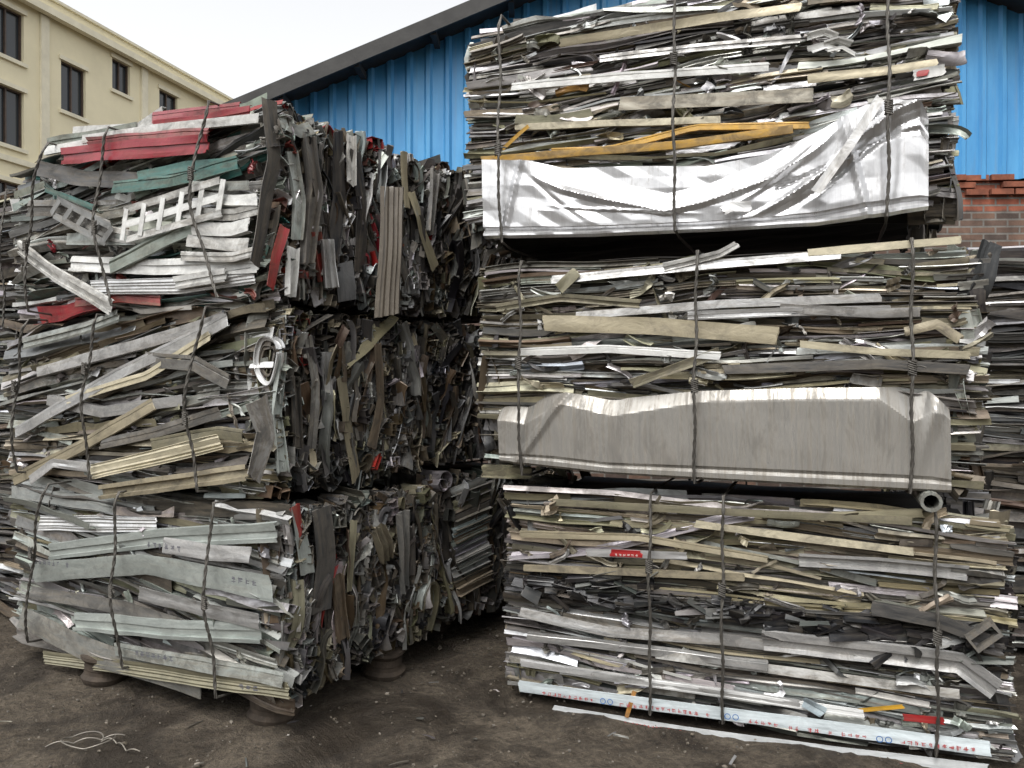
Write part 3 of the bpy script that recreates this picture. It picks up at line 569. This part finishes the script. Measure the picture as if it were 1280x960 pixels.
for k in range(2600):
    x=R.uniform(-3.6,3.);y=R.uniform(2.2,6.2); r=R.uniform(.002,.007)*(1 if R.random()<.95 else 2)
    a=R.uniform(0,3.14); s=np.linspace(-1,1,3)[:,None]*r*R.uniform(.6,1.1)
    p=np.array([x,y,r*.1-.010])+s*np.array([math.cos(a),math.sin(a),0]); g=R.uniform(.06,.26)
    A.ribbon(p,'tube',r*R.uniform(1,1.6),(0,0,1),0,0,(g,g*.88,g*.72),0,th=r*.2,crush=.2)
A.build('gravel',(0,0,0))
A=Acc()
for k in range(70):
    x=R.uniform(-3.0,2.2);y=R.uniform(3.2,5.5); ln=R.uniform(.015,.09); a=R.uniform(0,6.3); s=np.linspace(0,ln,5)
    c,m_=pick(pal((SIL,1),(GRY,3),(DGR,2),(WHT,.3)))
    A.ribbon(np.stack([x+s*math.cos(a),y+s*math.sin(a),.0+.008*R.random()*np.sin(s/ln*3)],1),R.choice(['flat','L']),R.uniform(.005,.015),(0,0,1),math.pi/2+R.normal(0,.2),.3,c,m_,th=.0015,crush=.1)
A.build('metal_offcuts',(0,0,0))
A=Acc(); cx,cy=-1.92,3.52
t=np.linspace(0,1,70)
def wire(fx,fy): A.ribbon(np.stack([fx,fy,-.004+.016*np.abs(np.sin(t*9))],1),'tube',.005,(0,0,1),0,0,(.22,.20,.17),.4,th=.001,crush=0)
wire(cx+.10*np.cos(t*7)+.06*t,cy+.07*np.sin(t*7)); wire(cx+.1+.22*t,cy+.02*np.sin(t*6)-.1*t); wire(cx-.12+.3*t,cy-.05+.10*t)
A.build('loose_wire',(0,0,0))
# ================================================================= BLUE WORKSHOP
def blue_mat():
    m,nt,b=newmat('blue_sheet'); tc=N(nt,'ShaderNodeTexCoord'); v=tc.outputs['Object']
    n=noise(nt,mapping(nt,v,(3,3,.5)),1.2,6,.7); st=noise(nt,mapping(nt,v,(14,14,.6)),1,4,.6)
    c=ramp(nt,n,[(.3,(.040,.23,.50,1)),(.7,(.10,.36,.64,1))]); c=mixc(nt,ramp(nt,st,[(.55,0.),(.78,.4)]),c,(.18,.22,.27,1))
    nt.links.new(c,b.inputs['Base Color']); b.inputs['Roughness'].default_value=.45; return m
BLUE=blue_mat()
def brick_mat():
    m,nt,b=newmat('brick'); tc=N(nt,'ShaderNodeTexCoord'); sx=N(nt,'ShaderNodeSeparateXYZ'); cx_=N(nt,'ShaderNodeCombineXYZ'); nt.links.new(tc.outputs['Object'],sx.inputs[0])
    nt.links.new(sx.outputs[0],cx_.inputs[0]); nt.links.new(sx.outputs[2],cx_.inputs[1])
    br=N(nt,'ShaderNodeTexBrick'); br.inputs['Scale'].default_value=1; br.inputs['Brick Width'].default_value=.25; br.inputs['Row Height'].default_value=.075; br.inputs['Mortar Size'].default_value=.010
    br.inputs['Color1'].default_value=(.17,.10,.07,1); br.inputs['Color2'].default_value=(.08,.058,.048,1); br.inputs['Mortar'].default_value=(.19,.175,.155,1)
    nt.links.new(cx_.outputs[0],br.inputs[0]); n=noise(nt,tc.outputs['Object'],6,6,.7)
    top=N(nt,'ShaderNodeMapRange'); top.inputs[1].default_value=3.42; top.inputs[2].default_value=3.46; nt.links.new(mathn(nt,'ADD',sx.outputs[2],mathn(nt,'MULTIPLY',n,.1)),top.inputs[0])
    c=mixc(nt,mathn(nt,'MULTIPLY',mathn(nt,'MULTIPLY',top.outputs[0],.85),mathn(nt,'SUBTRACT',1.,br.outputs['Fac'])),br.outputs['Color'],(.30,.09,.05,1))
    c=mixc(nt,.9,c,ramp(nt,n,[(.3,.45),(.7,1.3)]),'MULTIPLY')
    nt.links.new(c,b.inputs['Base Color']); b.inputs['Roughness'].default_value=.9
    bump(nt,b,mathn(nt,'ADD',mathn(nt,'MULTIPLY',br.outputs['Fac'],-1.),mathn(nt,'MULTIPLY',n,.3)),.9,.02); return m
def meshobj(name,verts,faces,mat,parent=None):
    me=bpy.data.meshes.new(name); me.from_pydata(verts,[],faces); me.update(); me.materials.append(mat)
    o=bpy.data.objects.new(name,me); scene.collection.objects.link(o)
    if parent: o.parent=parent
    return o
def box(name,x0,x1,y0,y1,z0,z1,mat,parent=None):
    v=[(x,y,z) for x in (x0,x1) for y in (y0,y1) for z in (z0,z1)]
    return meshobj(name,v,[(0,1,3,2),(4,6,7,5),(0,4,5,1),(2,3,7,6),(0,2,6,4),(1,5,7,3)],mat,parent)
WY=8.6
W=empty('blue_workshop',(0,WY,0),math.radians(-2))
PKX,PKZ=2.6,6.62
def roofz(x): return PKZ-(.40*(PKX-x) if x<PKX else .42*(x-PKX))
zb=3.72; vs=[];fs=[]
x=-4.2; pat=((0,0),(.10,0),(.125,-.035),(.165,-.035),(.19,0))
cols=[]
while x<8.2:
    for dx,dy in pat: cols.append((x+dx,dy))
    x+=.21
for i,(cx_,dy) in enumerate(cols):
    for j in range(5):
        t=j/4; z=zb+(roofz(cx_)-zb)*t; vs.append((cx_,dy+.006*math.sin(cx_*2+z*3),z))
for i in range(len(cols)-1):
    for j in range(4): a=i*5+j; fs.append((a,a+5,a+6,a+1))
meshobj('ribbed_blue_wall',vs,fs,BLUE,W)
BR=brick_mat()
box('brick_base',-4.3,8.6,.02,.26,0,3.70,BR,W)
vb=[];fb=[]
for row in range(3):
    x=-4.2+.12*(row%2)
    while x<8.4:
        if R.random()<.75-.15*row:
            n=len(vb); w_=.23;d_=.115;h_=.058; oy=R.uniform(-.05,-.01) if row else R.uniform(-.05,0); ang=R.normal(0,.04)
            z0=3.705-row*.075
            for a in (0,w_):
                for b_ in (0,d_):
                    for c_ in (0,h_): vb.append((x+a-b_*ang,oy+b_+a*ang,z0+c_))
            fb+= [tuple(n+i for i in f) for f in [(0,1,3,2),(4,6,7,5),(0,4,5,1),(2,3,7,6),(0,2,6,4),(1,5,7,3)]]
        x+=.25
meshobj('loose_top_bricks',vb,fb,simple('red_brick',(.30,.10,.055),.9,0,.6,9),W)
ROOFD=simple('weathered_roof',(.055,.052,.05),.85,0,.5,3)
for nm,xa_,xb_ in (('roof_slope_a',-5.2,PKX),('roof_slope_b',PKX,9.2)):
    z0,z1=roofz(xa_),roofz(xb_); y0,y1=-.42,14.
    v=[(xa_,y0,z0),(xb_,y0,z1),(xb_,y1,z1),(xa_,y1,z0)]; v+=[(a,b_,c+.06) for a,b_,c in v]
    meshobj(nm,v,[(0,1,2,3),(7,6,5,4),(0,4,5,1),(1,5,6,2),(2,6,7,3),(3,7,4,0)],ROOFD,W)
for xa_ in np.arange(-4.8,9.,.8):
    z=roofz(xa_); box('purlin',xa_-.03,xa_+.03,-.40,-.05,z-.10,z-.03,ROOFD,W)
FAS=simple('verge_metal',(.05,.048,.045),.75,0,.5,4)
for nm,xa_,xb_ in (('verge_a',-5.2,PKX-.01),('verge_b',PKX+.01,9.2)):
    z0,z1=roofz(xa_),roofz(xb_); v=[(xa_,-.46,z0-.09),(xb_,-.46,z1-.09),(xb_,-.425,z1-.09),(xa_,-.425,z0-.09)]; v+=[(a,b_,c+.16) for a,b_,c in v]
    meshobj(nm,v,[(3,2,1,0),(4,5,6,7),(0,1,5,4),(1,2,6,5),(2,3,7,6),(3,0,4,7)],FAS,W)
box('back_wall',-4.3,8.6,13.5,13.7,0,4,BR,W); box('side_wall_a',-4.3,-4.1,.3,13.4,0,3.7,BR,W); box('side_wall_b',8.4,8.6,.3,13.4,0,3.7,BR,W)
# ================================================================= CREAM BUILDING
CRE=simple('cream_render',(.78,.71,.50),.9,0,.12,.8,.2,.01); TRIM=simple('cream_trim',(.76,.71,.55),.85,0,.2,2); PNK=simple('pink_render',(.52,.40,.30),.9,0,.2,1)
GLS,nt,b=newmat('window_glass'); b.inputs['Base Color'].default_value=(.03,.035,.04,1); b.inputs['Roughness'].default_value=.12
DFR=simple('dark_frame',(.09,.06,.045),.6)
BL=empty('cream_apartment_building',(-14.5,40,0),-math.atan2(.267,.964)+math.pi/2)
def wall(x0,x1,h,y,openings,mat,th=.25):
    xs=sorted({x0,x1,*[o[0] for o in openings],*[o[1] for o in openings]}); zs=sorted({0,h,*[o[2] for o in openings],*[o[3] for o in openings]})
    V=[];Fc=[]
    for a,b_ in zip(xs[:-1],xs[1:]):
        for c,d in zip(zs[:-1],zs[1:]):
            if any(o[0]<=a and b_<=o[1] and o[2]<=c and d<=o[3] for o in openings): continue
            n=len(V); V+=[(a,y,c),(b_,y,c),(b_,y,d),(a,y,d)]; Fc.append((n,n+1,n+2,n+3))
    for o in openings:
        a,b_,c,d=o[:4]; n=len(V); V+=[(a,y,c),(b_,y,c),(b_,y,d),(a,y,d),(a,y+th,c),(b_,y+th,c),(b_,y+th,d),(a,y+th,d)]
        Fc+=[(n,n+4,n+5,n+1),(n+1,n+5,n+6,n+2),(n+2,n+6,n+7,n+3),(n+3,n+7,n+4,n)]
        box('glass',a,b_,y+th-.06,y+th-.02,c,d,GLS,BL)
        m_=(a+b_)/2
        for u0,u1,w0,w1 in ((a,a+.06,c,d),(b_-.06,b_,c,d),(m_-.03,m_+.03,c+.06,d-.06),(a+.06,b_-.06,d-.06,d),(a+.06,b_-.06,c,c+.06)): box('window_frame',u0+.001,u1-.001,y+th-.14,y+th-.065,w0+.001,w1-.001,DFR,BL)
        box('sill',a-.1,b_+.1,y-.1,y+.0-.003,c-.14,c-.003,TRIM,BL); box('lintel',a-.1,b_+.1,y-.07,y-.003,d+.003,d+.16,TRIM,BL)
    meshobj('facade',V,Fc,mat,BL)
ops=[]
for xc in (-12.3,-15.2,-18.):
    ops+=[(xc-.65,xc+.65,13.0,14.75),(xc-.65,xc+.65,9.9,11.95),(xc-.65,xc+.65,6.7,8.6)]
ops+=[(-10.0,-8.8,11.9,13.8),(-7.4,-6.4,13.6,14.9),(-10.0,-8.8,8.4,10.3),(-7.4,-6.4,10.2,11.6),(-4.6,-3.4,13.4,14.6),(-1.6,-.6,13.4,14.5),(-4.6,-3.4,10.0,11.5),(2.,3.2,13.4,14.5)]
wall(-22,6,15.2,0,ops,CRE)
box('parapet',-22.2,6.2,-.15,.4,15.2,15.75,CRE,BL); box('cornice',-22.4,6.4,-.42,-.155,15.1,15.35,TRIM,BL); box('coping',-22.3,6.3,-.25,.5,15.753,15.86,TRIM,BL)
box('string_course',-22,-10.99,-.12,-.003,9.3,9.5,TRIM,BL)
for xx in (-10.8,-5.6,-.2): box('pilaster',xx-.18,xx+.18,-.1,-.004,0,15.09,TRIM,BL)
box('end_wall',-22,-21.75,.02,10,0,15.2,CRE,BL); box('far_end_wall',5.75,6,.02,10,0,15.2,CRE,BL); box('roof_slab',-21.9,5.9,.45,10,15.0,15.19,TRIM,BL); box('rear_wall',-21.7,5.7,9.8,9.99,0,14.9,PNK,BL)
# ================================================================= UNSEEN WAREHOUSE added behind the camera to block low sky and darken bale faces
WH=empty('unseen_warehouse_blocker',(0,-13,0)); GW=simple('grey_render',(.34,.33,.31),.9,0,.35,.7); DR=simple('rusty_door',(.12,.08,.06),.7,.2,.5,2)
box('front_wall',-22,22,-.3,0,0,6.0,GW,WH); box('rear_wall',-22,22,-12,-11.7,0,6.0,GW,WH); box('end_wall_a',-22,-21.7,-11.69,-.31,0,6.0,GW,WH); box('end_wall_b',21.7,22,-11.69,-.31,0,6.0,GW,WH)
meshobj('gable_roof',[(-22.5,.6,6.02),(22.5,.6,6.02),(22.5,-6,8.),(-22.5,-6,8.),(22.5,-12.6,6.02),(-22.5,-12.6,6.02)],[(0,1,2,3),(3,2,4,5),(0,3,5),(1,4,2)],ROOFD,WH)
for xx in (-14,-3,8): box('sliding_door',xx,xx+4,.01,.09,0,4.2,DR,WH)
# ================================================================= CAMERA / LIGHT
cam=bpy.data.cameras.new('camera'); co=bpy.data.objects.new('camera',cam); scene.collection.objects.link(co)
cam.sensor_width=36; cam.lens=995/1280*36; cam.clip_end=500; cam.clip_start=.05
co.location=(0,0,CAMH); co.rotation_euler=(math.radians(90-.29),0,0); scene.camera=co
w=bpy.data.worlds.new('World'); scene.world=w; w.use_nodes=True; nt=w.node_tree; nt.nodes.clear()
o=nt.nodes.new('ShaderNodeOutputWorld'); bg=nt.nodes.new('ShaderNodeBackground'); sk=nt.nodes.new('ShaderNodeTexSky'); sk.sky_type='NISHITA'; sk.sun_disc=False
EL,AZ=58,205
sk.sun_elevation=math.radians(EL); sk.sun_rotation=math.radians(AZ); sk.dust_density=4; sk.air_density=1.2
hs=nt.nodes.new('ShaderNodeHueSaturation'); hs.inputs['Saturation'].default_value=.08; hs.inputs['Value'].default_value=2.0
nt.links.new(sk.outputs[0],hs.inputs['Color']); nt.links.new(hs.outputs[0],bg.inputs[0]); bg.inputs[1].default_value=.15; nt.links.new(bg.outputs[0],o.inputs[0])
sl=bpy.data.lights.new('sun','SUN'); sl.energy=1.0; sl.angle=math.radians(20); sl.color=(1,.97,.92); so=bpy.data.objects.new('sun',sl); scene.collection.objects.link(so)
from mathutils import Vector
az=math.radians(AZ); d=Vector((math.sin(az)*math.cos(math.radians(EL)),math.cos(az)*math.cos(math.radians(EL)),math.sin(math.radians(EL))))
so.rotation_euler=d.to_track_quat('Z','Y').to_euler(); so.location=(0,-3,10)
scene.view_settings.view_transform='Standard'; scene.view_settings.look='None'; scene.view_settings.exposure=0
print('verts',sum(len(o.data.vertices) for o in scene.objects if o.type=='MESH'))
